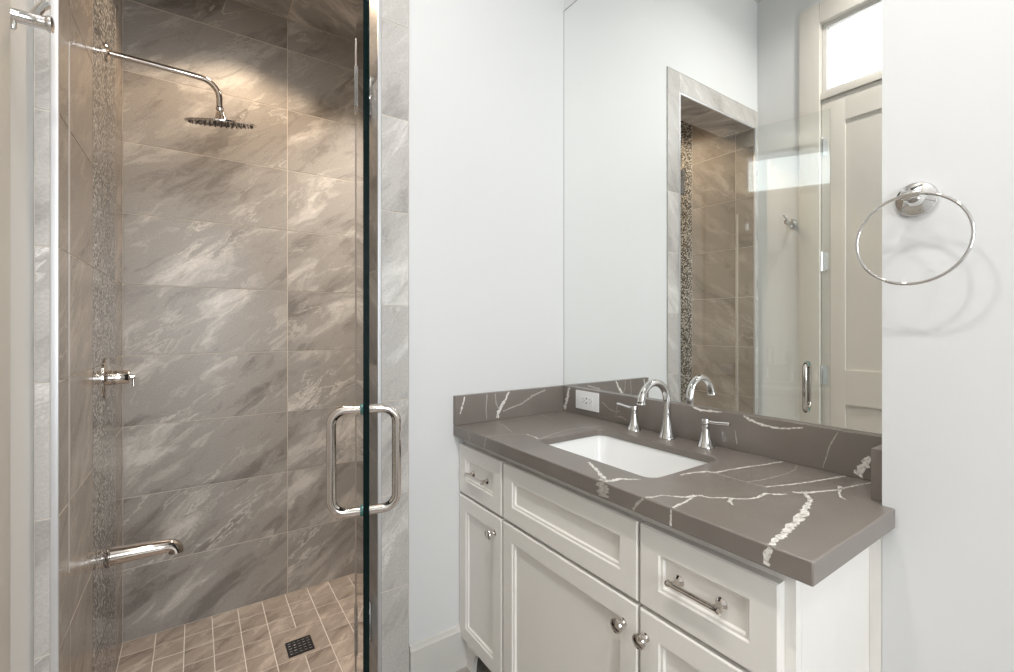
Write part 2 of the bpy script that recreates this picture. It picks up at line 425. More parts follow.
struct('ceiling_shower', mb, [M['stone'], M['grout']], smooth=0)
gx = [XL, -0.142] + [-0.039+0.103*k for k in range(0, 12)] + [XR]
gy = [YS+0.003, 1.505, 1.6075] + [YB-0.1025*k for k in range(8, -1, -1)]
DX0, DX1, DY0, DY1 = gx[5], gx[7], gy[6], gy[8]
mb = tiles(gx, gy, lambda u, v, h: (u, v, ZSF-0.0014+h), gap=0.003,
           skip=lambda u, v: (DX0 < u < DX1 and DY0 < v < DY1), extra=[(DX0, DX1, DY0, DY1)])
struct('floor_shower', mb, [M['floorT'], M['grout']], smooth=0)
# step edge down into the shower
mb = tiles([XL, 0.1, XJ], [ZSF, -0.002], lambda u, v, h: (u, YS+0.0014+h, v))
struct('trim_6', mb, [M['floorT'], M['grout']], smooth=0)

mb = MB()  # unseen backing boxes added behind the tiles to block light leaks
mb.box(XL-0.12, XL-0.0016, YI+0.0005, YB+0.12, ZSF-0.12, ZC-0.002); mb.box(XR+0.0016, XR+0.12, YI, YB+0.12, ZSF-0.12, ZC-0.002)
mb.box(XL-0.0016, XR+0.0016, YB+0.0016, YB+0.12, ZSF-0.12, ZC-0.002)
mb.box(XL-0.0016, XR+0.0016, YI, YB+0.0016, ZSC+0.0016, ZSC+0.10)
mb.box(XL-0.0016, XR+0.0016, YS+0.03, YB+0.0016, ZSF-0.12, ZSF-0.0016)
struct('wall_shower_light_block', mb, M['grout'], smooth=0)
# door casing + transom in the left wall
mb = MB()
cw = 0.10
mb.box(XD, XD+0.020, y1, y1+cw, 0.0, 2.964, bev=0.003); mb.box(XD, XD+0.020, y0-cw, y0, 0.0, 2.964, bev=0.003)
mb.box(XD, XD+0.020, y0+0.0005, y1-0.0005, ZT[1], 2.964, bev=0.003)
mb.box(XD-0.13, XD+0.008, y0+0.0005, y1-0.0005, ZDW+0.002, ZT[0]-0.001, bev=0.003)
mb.box(XD-0.13, XD-0.001, y1, y1+0.019, 0.0, ZT[1]+0.019); mb.box(XD-0.13, XD-0.001, y0-0.019, y0, 0.0, ZT[1]+0.019)
mb.box(XD-0.13, XD-0.001, y0, y1, ZT[1], ZT[1]+0.019)
struct('trim_7', mb, M['trim'])
mb = MB()
fo = (y0+0.001, y1-0.001, ZT[0], ZT[1]-0.001); fw = 0.022
mb.box(XD-0.06, XD-0.015, fo[0], fo[0]+fw, fo[2], fo[3], bev=0.002); mb.box(XD-0.06, XD-0.015, fo[1]-fw, fo[1], fo[2], fo[3], bev=0.002)
mb.box(XD-0.06, XD-0.015, fo[0]+fw, fo[1]-fw, fo[2], fo[2]+fw, bev=0.002); mb.box(XD-0.06, XD-0.015, fo[0]+fw, fo[1]-fw, fo[3]-fw, fo[3], bev=0.002)
tw = struct('window_1', mb, M['base'])
MB().box(XD-0.042, XD-0.037, fo[0]+fw-0.003, fo[1]-fw+0.003, fo[2]+fw-0.003, fo[3]-fw+0.003).obj('pane', M['pane'], tw, smooth=0)

def shaker(mb, fn, a0, a1, b0, b1, rail, th, dep=0.010, back=True, mi=0):
    """panelled front: fn(a, b, d) with d = depth behind the front face"""
    def R(i, d): return [fn(a0+i, b0+i, d), fn(a1-i, b0+i, d), fn(a1-i, b1-i, d), fn(a0+i, b1-i, d)]
    rs = [R(0, th), R(0, 0.003), R(0.003, 0), R(rail, 0), R(rail+0.003, 0.0035), R(rail+0.008, 0.0045), R(rail+0.0105, dep)]
    mb.rings(rs, mi=mi); return mb
# room door: two recessed panels
DF = XD-0.004; DTH = 0.035
mb = MB()
def door_pt(y, z, d): return (DF-d, y, z)
st = 0.108
zs_ = [0.012, 0.22, 0.79, 0.974, 2.294, ZDW-0.002]
ya, yb = y0+0.003, y1-0.003
mb.box(DF-DTH, DF, ya, ya+st, zs_[0], zs_[5], bev=0.0015); mb.box(DF-DTH, DF, yb-st, yb, zs_[0], zs_[5], bev=0.0015)
for a, b in ((0, 1), (2, 3), (4, 5)): mb.box(DF-DTH, DF, ya+st, yb-st, zs_[a], zs_[b])
for a, b in ((1, 2), (3, 4)): mb.box(DF-DTH+0.008, DF-0.009, ya+st, yb-st, zs_[a], zs_[b])
door = struct('door_1', mb, M['trim'])
for z in (0.30, 0.936, 1.557, 2.177):
    m2 = MB(); m2.tube([(XD+0.004, y1-0.001, z-0.05), (XD+0.004, y1-0.001, z+0.05)], 0.0065)
    m2.box(XD-0.0038, XD-0.0015, y1-0.032, y1-0.004, z-0.05, z+0.05)
    for s_ in (-1, 1): m2.lathe([(0.0075, 0), (0.006, 0.004), (0.002, 0.007)], (XD+0.004, y1-0.001, z+s_*0.05), (0, 0, s_))
    m2.obj('door_hinge', M['chrome'], door)
m2 = MB(); m2.lathe([(0.028, 0), (0.028, 0.005), (0.024, 0.008), (0.009, 0.010), (0.009, 0.045), (0.012, 0.05), (0.012, 0.06)], (DF, y0+0.065, 0.95), (1, 0, 0))
m2.tube([(DF+0.053, y0+0.065, 0.95), (DF+0.053, y0+0.12, 0.95), (DF+0.05, y0+0.18, 0.95)], [0.009, 0.008, 0.006])
m2.obj('door_handle', M['chrome'], door)

# ================================================================== VANITY
XF = 0.770; XFR = 0.790; YV0, YV1 = 0.340, YS-0.002
van = thing('vanity_cabinet', 'pale grey painted vanity cabinet with shaker fronts under the dark countertop', 'cabinet', (1.0, 0.88, 0))
mb = MB()
mb.box(XFR+0.02, 1.255, YV0, YV0+0.018, 0.10, 0.8195)                 # end panel
mb.box(XFR+0.02, 1.255, YV1-0.018, YV1, 0.10, 0.8195)
mb.box(1.24, 1.255, YV0+0.018, YV1-0.018, 0.10, 0.8195)
mb.box(XFR+0.02, 1.24, YV0+0.018, YV1-0.018, 0.10, 0.118)
mb.box(XFR, XFR+0.02, YV0, 0.375, 0.10, 0.8195, bev=0.0012); mb.box(XFR, XFR+0.02, 1.41, YV1, 0.10, 0.8195)
for y in (0.6375, 1.1535): mb.box(XFR, XFR+0.02, y-0.02, y+0.02, 0.10, 0.8195)
for z0, z1 in ((0.77, 0.8195), (0.60, 0.635), (0.10, 0.13)):
    for a, b in ((0.375, 0.6175), (0.6575, 1.1335), (1.1735, 1.41)): mb.box(XFR, XFR+0.02, a, b, z0, z1)
mb.box(XC+0.0004, XC+0.016, YC+0.0003, YV0-0.0003, 0.0, 0.8195)
mb.obj('cabinet_body', M['cab'], van)
# toe kick with bracket feet
def foot(yc, s_):   # curved bracket in the y,z plane at the front
    pts = [(0, 0.0), (0.055, 0.0)]
    for k in range(9):
        a = PI/2*k/8; pts.append((0.055+0.045*(1-math.cos(a)), 0.085*math.sin(a)))
    pts += [(0.10, 0.10), (0, 0.10)]
    return [(yc+s_*p, q) for p, q in pts]
mb = MB()
for yc, s_ in ((YV1, -1), (YV0, 1)):
    slab(foot(yc, s_), XFR+0.002, XFR+0.02, fn=lambda a, b, c: (c, a, b), mb=mb)
mb.box(XFR+0.002, XFR+0.02, YV0+0.10, YV1-0.10, 0.085, 0.0998)
mb.box(XFR+0.02, 1.24, YV0, YV0+0.018, 0.0, 0.0998)
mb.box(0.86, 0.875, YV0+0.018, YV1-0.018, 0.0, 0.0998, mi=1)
mb.obj('toe_kick', [M['cab'], M['cabin']], van)
def vpt(y, z, d): return (XF+d, y, z)
def pull(parent, yc, z, length):
    m2 = MB(); xo = XF+0.010-0.0245
    for s_ in (-1, 1):
        y = yc + s_*length*0.39
        m2.lathe([(0.0115, 0), (0.0115, 0.002), (0.0095, 0.004), (0.0060, 0.007), (0.0052, 0.014), (0.0058, 0.020), (0.0062, 0.0245)], (XF+0.0098, y, z), (-1, 0, 0), 24)
    h = length/2
    m2.lathe([(0.0035, -h), (0.0062, -h+0.001), (0.0070, -h+0.004), (0.0062, -h+0.007), (0.0052, -h+0.009), (0.0050, -h+0.02), (0.0050, h-0.02),
              (0.0052, h-0.009), (0.0062, h-0.007), (0.0070, h-0.004), (0.0062, h-0.001), (0.0035, h)], (xo, yc, z), (0, 1, 0), 24)
    return m2.obj('drawer_pull', M['nickel'], parent)
def knob(parent, y, z):
    m2 = MB()
    m2.lathe([(0.0085, 0), (0.0085, 0.002), (0.006, 0.004), (0.0045, 0.008), (0.0048, 0.013), (0.009, 0.017), (0.0145, 0.021), (0.0155, 0.0245), (0.0140, 0.028), (0.0125, 0.0285), (0.0115, 0.0275), (0.006, 0.0285), (0.001, 0.029)], (XF, y, z), (-1, 0, 0), 32)
    return m2.obj('knob', M['nickel'], parent)
cols = [(1.158, 1.428), (0.640, 1.149), (0.357, 0.634)]
for i, (a, b) in enumerate(cols):
    nm = 'false_drawer_front' if i == 1 else 'drawer'
    mb = shaker(MB(), vpt, a, b, 0.623, 0.792, 0.047, 0.0195)
    if i != 1: mb.box(XFR+0.021, 1.16, a+0.025, b-0.025, 0.64, 0.76)
    d = mb.obj(nm, M['cab'], van, smooth=20)
    if i == 0: pull(d, 1.300, 0.703, 0.112)
    if i == 2: pull(d, 0.502, 0.707, 0.112)
    mb = shaker(MB(), vpt, a, b, 0.113, 0.614, 0.047, 0.0195)
    d = mb.obj('door', M['cab'], van, smooth=20)
    knob(d, {0: 1.195, 1: 0.676, 2: 0.616}[i], 0.562)

# countertop ---------------------------------------------------------
ZT0, ZT1 = 0.8210, 0.8590
XE = 0.7476; YE = 0.2986
outer = [(XE, YE), (XC-0.001, YE), (XC-0.001, YC+0.0008), (XW+0.004, YC+0.0008), (XW+0.004, YS-0.001), (XE, YS-0.001)]
hole = rrect(0.852, 1.133, 0.667, 1.092, 0.03)
inner = [(XE+0.022, YE+0.022), (XC-0.023, YE+0.022), (XC-0.023, YC+0.0228), (XW-0.018, YC+0.0228), (XW-0.018, YS-0.023), (XE+0.022, YS-0.023)]
mb = MB(); bmc = mb.bm
def loopv(pts, z): return [bmc.verts.new((x, y, z)) for x, y in pts]
def wall_(a, b):
    for i in range(len(a)): bmc.faces.new((a[i], a[(i+1) % len(a)], b[(i+1) % len(a)], b[i]))
def fill_(*loops):
    es = []
    for lp in loops:
        for i in range(len(lp)):
            p, q = lp[i], lp[(i+1) % len(lp)]
            es.append(bmc.edges.get((p, q)) or bmc.edges.new((p, q)))
    bmesh.ops.triangle_fill(bmc, use_beauty=True, use_dissolve=False, edges=es)
zu = ZT1-0.021
o1, o0, i0, i1 = loopv(outer, ZT1), loopv(outer, ZT0), loopv(inner, ZT0), loopv(inner, zu)
h1, h0 = loopv(hole, ZT1), loopv(hole, zu)
wall_(o1, o0); wall_(o0, i0); wall_(i0, i1); wall_(h1, h0)
fill_(o1, h1); fill_(i1, h0)
ct = mb.obj('countertop', [M['quartz'], M['vein'], M['veins']], smooth=30)
bevmod(ct, 0.003)
tag(ct, 'brown-grey quartz countertop with white veins on the pale vanity', 'countertop')
bpy.context.view_layer.update()
# apply bevel, then inlay the veins in the same mesh
dg = bpy.context.evaluated_depsgraph_get()
me = bpy.data.meshes.new_from_object(ct.evaluated_get(dg)); ct.modifiers.clear()
bm = bmesh.new(); bm.from_mesh(me)
V = MB(); V.bm.free(); V.bm = bm
E_ = 0.00012
top = lambda x, y: (x, y, ZT1+E_)
front = lambda y, z: (XE-E_, y, z)
strong = [
 [(1.048, 0.439, 0.004), (1.028, 0.421, 0.008), (1.015, 0.411, 0.007), (0.984, 0.401, 0.012), (0.958, 0.396, 0.012), (0.93, 0.388, 0.016), (0.895, 0.38, 0.016), (0.863, 0.377, 0.013), (0.831, 0.371, 0.014), (0.806, 0.366, 0.013), (0.782, 0.365, 0.011), (0.753, 0.361, 0.010), (0.7505, 0.360, 0.010)],
 [(1.027, 0.449, 0.004), (1.044, 0.433, 0.008), (1.075, 0.42, 0.006), (1.122, 0.402, 0.004), (1.178, 0.392, 0.004), (1.235, 0.378, 0.003)],
 [(1.15, 0.407, 0.006), (1.101, 0.392, 0.004), (1.078, 0.381, 0.004), (1.071, 0.37, 0.002)],
 [(1.005, 0.45, 0.002), (0.985, 0.464, 0.006), (0.971, 0.477, 0.007), (0.936, 0.475, 0.005), (0.911, 0.482, 0.003), (0.894, 0.496, 0.004), (0.889, 0.506, 0.005), (0.859, 0.526, 0.003), (0.849, 0.546, 0.004)],
 [(0.891, 0.505, 0.009), (0.868, 0.493, 0.009), (0.858, 0.481, 0.002)],
 [(0.856, 0.543, 0.004), (0.841, 0.553, 0.008), (0.82, 0.557, 0.006), (0.801, 0.576, 0.004), (0.788, 0.592, 0.003), (0.764, 0.595, 0.004), (0.751, 0.603, 0.005)],
 [(0.83, 0.55, 0.004), (0.799, 0.543, 0.004), (0.771, 0.541, 0.005), (0.751, 0.539, 0.004)],
 [(1.053, 0.606, 0.004), (1.015, 0.612, 0.006), (1.003, 0.629, 0.006), (0.969, 0.643, 0.006), (0.93, 0.648, 0.004)],
 [(1.053, 0.607, 0.004), (1.113, 0.594, 0.004), (1.175, 0.577, 0.005), (1.240, 0.566, 0.006)],
 [(0.826, 0.841, 0.006), (0.802, 0.793, 0.008), (0.78, 0.755, 0.010), (0.767, 0.731, 0.012), (0.752, 0.724, 0.018)],
 [(0.754, 0.724, 0.016), (0.768, 0.711, 0.012), (0.792, 0.709, 0.008), (0.812, 0.692, 0.006), (0.832, 0.681, 0.003)],
 [(0.875, 1.171, 0.004), (0.874, 1.125, 0.006), (0.869, 1.102, 0.006)],
]
soft = [
 [(1.011, 0.609, 0.003), (1.008, 0.574, 0.003), (1.009, 0.538, 0.003), (1.012, 0.497, 0.003)],
 [(1.009, 0.538, 0.003), (1.044, 0.525, 0.003), (1.09, 0.518, 0.004), (1.146, 0.513, 0.002), (1.195, 0.516, 0.003), (1.235, 0.53, 0.003)],
 [(0.751, 1.212, 0.006), (0.789, 1.209, 0.003), (0.841, 1.196, 0.003), (0.877, 1.171, 0.004)],
 [(0.894, 1.377, 0.002), (0.884, 1.305, 0.005), (0.854, 1.22, 0.003)],
 [(1.119, 1.405, 0.004), (1.106, 1.362, 0.003), (1.104, 1.319, 0.002)],
 [(0.874, 1.098, 0.006), (0.945, 1.124, 0.004), (1.03, 1.144, 0.004), (1.11, 1.132, 0.004), (1.166, 1.113, 0.003)],
]
mid = [(1.012, 0.497, 0.003), (1.064, 0.477, 0.004), (1.129, 0.456, 0.004), (1.216, 0.435, 0.005), (1.240, 0.428, 0.003)]
for p in strong + [mid]: V.ribbon([(a, b, c*(1.25 if c < 0.009 else 1)) for a, b, c in p], top, 1)
for p in soft: V.ribbon(p, top, 2)
for p in ([(0.360, 0.8565, 0.010), (0.363, 0.845, 0.011), (0.366, 0.826, 0.014)], [(0.540, 0.8565, 0.004), (0.542, 0.824, 0.005)]): V.ribbon(p, front, 1)
for p in ([(0.606, 0.8565, 0.006), (0.622, 0.840, 0.005), (0.632, 0.824, 0.006)], [(0.722, 0.8565, 0.026), (0.718, 0.840, 0.038), (0.716, 0.826, 0.034)],
          [(1.210, 0.8565, 0.004), (1.222, 0.824, 0.004)], [(1.32, 0.852, 0.003), (1.31, 0.826, 0.002)]): V.ribbon(p, front, 2)
bm.to_mesh(me); bm.free(); ct.data = me

# backsplashes
def splash(name, box, label, veins, fn, soft_=()):
    mb = MB(); mb.box(*box, bev=0.0015)
    for p in veins: mb.ribbon(p, fn, 1)
    for p in soft_: mb.ribbon(p, fn, 2)
    return tag(mb.obj(name, [M['quartz'], M['vein'], M['veins']], recalc=True), label, 'backsplash')
XB = 1.2424; YLs = 1.409
z0, z1 = ZT1+0.0005, 0.9610
splash('backsplash', (XB, XW-0.0002, YC+0.0225, YS-0.0015, z0, z1), 'long dark quartz backsplash running under the wall mirror',
  [[(1.376, 0.958, 0.014), (1.388, 0.906, 0.018), (1.402, 0.867, 0.020)],
   [(0.821, 0.9595, 0.004), (0.798, 0.955, 0.007), (0.76, 0.957, 0.006), (0.73, 0.9590, 0.003)],
   [(0.668, 0.9595, 0.004), (0.650, 0.951, 0.008), (0.618, 0.943, 0.006), (0.573, 0.941, 0.005), (0.520, 0.9535, 0.003)],
   [(0.385, 0.915, 0.006), (0.392, 0.893, 0.018), (0.406, 0.866, 0.024)]],
  lambda y, z: (XB-E_, y, z),
  [[(1.195, 0.925, 0.003), (1.163, 0.905, 0.004), (1.125, 0.897, 0.003), (1.109, 0.905, 0.002)], [(0.445, 0.957, 0.002), (0.461, 0.923, 0.003), (0.476, 0.865, 0.002)],
   [(0.691, 0.915, 0.002), (0.686, 0.877, 0.003)], [(1.12, 0.93, 0.002), (1.13, 0.88, 0.002), (1.10, 0.885, 0.003), (1.07, 0.872, 0.002)]])
splash('backsplash', (XE, XB-0.0005, YLs, YS-0.0010, z0, z1), 'short veined quartz side splash on the white wall beside the shower',
  [[(0.972, 0.959, 0.008), (0.955, 0.93, 0.010), (0.925, 0.886, 0.016), (0.919, 0.866, 0.012)], [(0.782, 0.957, 0.004), (0.776, 0.931, 0.007), (0.764, 0.898, 0.004)]],
  lambda x, z: (x, YLs-E_, z),
  [[(0.945, 0.889, 0.006), (1.028, 0.907, 0.006), (1.081, 0.933, 0.008), (1.146, 0.951, 0.006)], [(0.875, 0.958, 0.004), (0.871, 0.905, 0.004), (0.873, 0.866, 0.003)],
   [(0.910, 0.958, 0.004), (0.914, 0.92, 0.004), (0.928, 0.895, 0.006)]])
splash('backsplash', (1.112, XB-0.0005, YC+0.0008, YC+0.0215, z0, z1), 'small quartz side splash end at the towel ring wall corner', [], lambda x, z: (x, 0, z))

# sink --------------------------------------------------------------
sink = thing('sink', 'white rectangular undermount sink set in the quartz countertop', 'sink', (0.99, 0.88, 0.70))
mb = MB()
def rr(inset, z, r, dx=0): return [(x, y, z) for x, y in rrect(0.849+inset, 1.136-inset, 0.664+inset, 1.095-inset, r)]
prof = [(-0.016, 0.8372, 0.04), (-0.016, 0.824, 0.04), (-0.008, 0.820, 0.035), (0.010, 0.70, 0.05), (0.03, 0.680, 0.05), (0.13, 0.672, 0.01), (0.13, 0.678, 0.01), (0.040, 0.688, 0.045), (0.018, 0.700, 0.045), (0.006, 0.722, 0.038), (0.0, 0.829, 0.032), (-0.001, 0.8372, 0.032)]
rs = [rr(i, z, r) for i, z, r in prof]
mb.rings(rs[:6], cap0=False, cap1=True); mb.rings(rs[6:], cap0=True, cap1=False)
a = [v for v in mb.bm.verts if abs(v.co.z-0.8372) < 1e-6]
n = 28
mb.rings([rr(-0.001, 0.8372, 0.032), rr(-0.016, 0.8372, 0.04)], False, False)
bmesh.ops.remove_doubles(mb.bm, verts=mb.bm.verts[:], dist=1e-6)
mb.obj('basin', M['porc'], sink, smooth=50)
mb = MB(); mb.lathe([(0.001, 0.004), (0.014, 0.004), (0.016, 0.001), (0.022, 0.003), (0.030, 0.002), (0.032, 0)], (0.9925, 0.8795, 0.6785), (0, 0, 1))
mb.obj('sink_drain', M['chrome'], sink)

# faucet ------------------------------------------------------------
fc = thing('faucet', 'chrome widespread faucet with gooseneck spout behind the sink', 'faucet', (1.203, 0.885, ZT1))
FX, FY = 1.203, 0.885; ZB = ZT1+0.0004
bell = [(0.0255, 0), (0.0255, 0.003), (0.024, 0.006), (0.0195, 0.020), (0.0160, 0.036), (0.0140, 0.052), (0.0127, 0.066), (0.0121, 0.078)]
mb = MB(); mb.lathe(bell, (FX, FY, ZB), n=32)
pts = [(FX, FY, ZB+0.076), (FX, FY, 0.955), (FX, FY, 0.968)]
Rg = 0.060
for k in range(1, 15):
    a = PI*k/14*0.97; pts.append((FX-Rg+Rg*math.cos(a), FY, 0.974+Rg*math.sin(a)))
lx, ly, lz = pts[-1]; pts.append((lx-0.001, FY, lz-0.002))
rad = [0.0121 - 0.0016*min(1, i/10) for i in range(len(pts))]
for k in range(-5, 0): rad[k] = 0.0105 + 0.0014*(6+k)/5
mb.tube(pts, rad, 20)
mb.lathe([(0.0128, 0), (0.0132, 0.003), (0.0120, 0.005), (0.0105, 0.006)], (lx-0.001, FY, lz-0.001), (-0.05, 0, -1), 24)
mb.obj('spout', M['chrome'], fc)
for y, s_ in ((1.015, 1), (0.757, -1)):
    mb = MB(); mb.lathe([(0.0235, 0), (0.0235, 0.003), (0.0215, 0.006), (0.0165, 0.020), (0.0125, 0.036), (0.0102, 0.052), (0.0100, 0.064), (0.0115, 0.066), (0.0115, 0.077), (0.0105, 0.080), (0.001, 0.081)], (FX+0.003, y, ZB), n=32)
    h = mb.obj('faucet_handle', M['chrome'], fc)
    mb = MB(); mb.tube([(FX+0.003, y+s_*0.004, ZB+0.0715), (FX+0.003, y+s_*0.03, ZB+0.0725), (FX+0.003, y+s_*0.062, ZB+0.0755), (FX+0.003, y+s_*0.072, ZB+0.0765)], [0.0052, 0.0050, 0.0062, 0.0056], 16)
    mb.obj('lever', M['chrome'], h)

# outlet ------------------------------------------------------------
ot = thing('power_outlet', 'white horizontal outlet plate on the dark backsplash near the corner', 'outlet', (XB, 1.270, 0.919))
MB().box(XB-0.0055, XB-0.0002, 1.209, 1.331, 0.8835, 0.9545, bev=0.0018).obj('cover_plate', M['plast'], ot)
mb = MB(); mb.box(XB-0.0075, XB-0.0050, 1.237, 1.303, 0.902, 0.936, bev=0.001)
rc = mb.obj('receptacle', M['plast'], ot)
mb = MB()
for y in (1.252, 1.288):
    for dz in (-0.006, 0.006): mb.box(XB-0.0077, XB-0.0070, y-0.004, y+0.004, 0.919+dz-0.001, 0.919+dz+0.001)
    mb.lathe([(0.002, 0), (0.002, 0.0006)], (XB-0.0071, y-0.009, 0.919), (-1, 0, 0), 12)
mb.box(XB-0.0078, XB-0.0070, 1.267, 1.273, 0.907, 0.914); mb.box(XB-0.0078, XB-0.0070, 1.267, 1.273, 0.924, 0.931)
mb.obj('receptacle_slots', M['slot'], rc)
for y in (1.218, 1.322):
    MB().lathe([(0.0028, 0), (0.0028, 0.0008), (0.002, 0.0012)], (XB-0.0054, y, 0.919), (-1, 0, 0), 12).obj('screw', M['plast'], ot)

# mirror --------------------------------------------------------------
mb = MB(); mb.box(XW, XW+0.0055, YC+0.001, YS-0.0015, 0.9615, 2.510, mi=1)
for f in mb.bm.faces:
    if abs(f.calc_center_median().x-XW) < 1e-5: f.material_index = 0
mr = mb.obj('wall_mirror', [M['silver'], M['medge']], smooth=0)
tag(mr, 'large frameless wall mirror above the vanity backsplash', 'mirror')

mb = MB(); mb.box(XW-0.0008, XW+0.0054, YS-0.0014, YS-0.0002, 0.9615, 2.5115); mb.box(XW-0.0008, XW+0.0054, YC+0.001, YS-0.0014, 2.5102, 2.5125)
mb.obj('mirror_edge', M['medge'], mr, smooth=0)

# towel ring -----------------------------------------------------------
tr = thing('towel_ring', 'round chrome towel ring on the white wall right of the mirror', 'towel ring', (XC, 0.268, 1.438))
TY, TZ = 0.268, 1.438
mb = MB(); mb.lathe([(0.0315, 0.0004), (0.0315, 0.004), (0.0295, 0.007), (0.022, 0.0095), (0.0150, 0.011), (0.0140, 0.014), (0.0100, 0.018), (0.0085, 0.022), (0.0085, 0.043), (0.0090, 0.045), (0.0085, 0.050), (0.006, 0.051)], (XC, TY, TZ), (-1, 0, 0), 40)
mb.lathe([(0.0045, -0.014), (0.0072, -0.013), (0.0076, 0), (0.0072, 0.013), (0.0045, 0.014)], (XC-0.047, TY-0.003, TZ+0.001), (0, 1, 0), 24)
mb.obj('ring_mount', M['chrome'], tr)
mb = MB(); RR = 0.0795
mb.tube([(XC-0.048, TY-0.003+RR*math.sin(2*PI*k/72), TZ+0.001-RR+RR*math.cos(2*PI*k/72)) for k in range(72)], 0.0028, 12, closed=True)
mb.obj('ring', M['chrome'], tr)

# robe hook --------------------------------------------------------------
rh = thing('robe_hook', 'chrome robe hook on the left wall near the shower', 'hook', (XD, 1.235, 1.765))
HY, HZ = 1.235, 1.792
MB().lathe([(0.025, 0.0004), (0.025, 0.004), (0.023, 0.006), (0.014, 0.008), (0.0125, 0.011), (0.0125, 0.057), (0.0135, 0.058), (0.0150, 0.061), (0.0145, 0.066), (0.006, 0.068)], (XD, HY, HZ), (1, 0, 0), 32).obj('hook_post', M['chrome'], rh)
mb = MB(); mb.tube([(XD+0.040, HY, HZ+0.004), (XD+0.042, HY+0.006, HZ+0.018), (XD+0.046, HY+0.014, HZ+0.034), (XD+0.052, HY+0.022, HZ+0.048)], [0.0095, 0.0085, 0.0078, 0.0085], 16)
mb.obj('hook_prong', M['chrome'], rh)
mb = MB(); mb.lathe([(0.0055, 0), (0.0055, 0.012), (0.004, 0.016), (0.001, 0.017)], (XD+0.012, HY, HZ-0.011), (0, 0, -1), 20); mb.obj('lower_peg', M['chrome'], rh)

# ================================================================== SHOWER FITTINGS
SY = 2.087
sh = thing('shower_head', 'round rain shower head on a bent wall arm, left shower wall', 'shower head', (XL, SY, 2.153))
MB().lathe([(0.031, 0.0004), (0.031, 0.003), (0.028, 0.007), (0.016, 0.010), (0.0125, 0.011)], (XL, SY, 2.153), (1, 0, 0), 32).obj('escutcheon', M['nickel'], sh)
pts = [(XL+0.002, SY, 2.153), (XL+0.10, SY, 2.152), (XL+0.20, SY, 2.151), (0.012, SY, 2.149)]
for k in range(1, 11):
    a = PI/2*k/10; pts.append((0.012+0.065*math.sin(a), SY, 2.149-0.065*(1-math.cos(a))))
pts.append((0.077, SY, 2.052))
MB().tube(pts, 0.0105, 20).obj('shower_arm', M['nickel'], sh)
mb = MB()
ax = Vector((0.13, 0.27, -1)).normalized()
mb.lathe([(0.010, 0), (0.0135, 0.001), (0.0135, 0.010), (0.010, 0.012), (0.0125, 0.016), (0.016, 0.022), (0.020, 0.038), (0.0235, 0.044), (0.0300, 0.048), (0.116, 0.052), (0.1210, 0.054), (0.1210, 0.0580), (0.118, 0.0600), (0.05, 0.0605), (0.001, 0.0605)], (0.0775, SY, 2.052), ax, 48)
head = mb.obj('spray_disc', M['nickel'], sh, smooth=25)
mb = MB(); side = ax.orthogonal().normalized(); oth = ax.cross(side)
for ring_r, cnt in ((0.02, 8), (0.04, 14), (0.06, 20), (0.08, 26), (0.106, 34)):
    for k in range(cnt):
        a = 2*PI*k/cnt; p = Vector((0.0775, SY, 2.052)) + ax*0.0604 + (side*math.cos(a)+oth*math.sin(a))*ring_r
        mb.lathe([(0.0028, 0), (0.0024, 0.003), (0.0015, 0.0042)], p, ax, 8)
mb.obj('nozzles', M['rubber'], head)

vy, vz = SY, 1.025
vl = thing('mixer_valve', 'round chrome mixer valve with lever on the left shower wall', 'valve', (XL, vy, vz))
MB().lathe([(0.073, 0.0004), (0.073, 0.003), (0.070, 0.006), (0.045, 0.009), (0.030, 0.010)], (XL, vy, vz), (1, 0, 0), 40).obj('escutcheon', M['nickel'], vl)
mb = MB(); mb.lathe([(0.027, 0.009), (0.027, 0.018), (0.025, 0.020), (0.025, 0.062), (0.023, 0.065), (0.009, 0.066), (0.008, 0.078), (0.006, 0.080)], (XL, vy, vz), (1, 0, 0), 32)
hd = mb.obj('valve_handle', M['nickel'], vl)
MB().tube([(XL+0.074, vy, vz+0.003), (XL+0.0745, vy-0.001, vz-0.018), (XL+0.075, vy-0.002, vz-0.033)], [0.0045, 0.004, 0.0045], 14).obj('lever', M['nickel'], hd)

sz = 0.396
sp = thing('tub_spout', 'long chrome tub filler spout low on the left shower wall', 'spout', (XL, SY+0.02, sz))
mb = MB(); y = SY+0.02
secs = [(0.0, 0, 0.032, 0.034), (0.004, 0, 0.034, 0.036), (0.009, 0, 0.034, 0.036), (0.011, 0, 0.030, 0.032), (0.06, -0.001, 0.028, 0.029), (0.13, -0.003, 0.026, 0.026), (0.172, -0.006, 0.024, 0.024)]
rs = []
for dx, dz, a, b in secs:
    rs.append([(XL+0.0004+dx, y+a*math.cos(t), sz+dz+b*math.sin(t)) for t in [2*PI*k/28 for k in range(28)]])
for k in range(1, 8):   # turn down
    al = PI/2*k/7; cx_, cz_ = XL+0.172, sz-0.006-0.025
    ux, uz = math.sin(al), math.cos(al)   # radial direction
    c_ = Vector((cx_+0.025*ux, y, cz_+0.025*uz)); rs.append([tuple(c_ + Vector((ux*0.024*math.sin(t), 0.023*math.cos(t), uz*0.024*math.sin(t)))) for t in [2*PI*j/28 for j in range(28)]])
c_ = rs[-1]; rs.append([(p[0], p[1], p[2]-0.004) for p in c_])
mb.rings(rs); mb.obj('spout_body', M['nickel'], sp, smooth=40)
MB().lathe([(0.017, 0), (0.017, 0.003), (0.014, 0.004), (0.013, 0.0035)], (XL+0.197, y, sz-0.0345), (0, 0, -1), 24).obj('aerator', M['rubber'], sp)

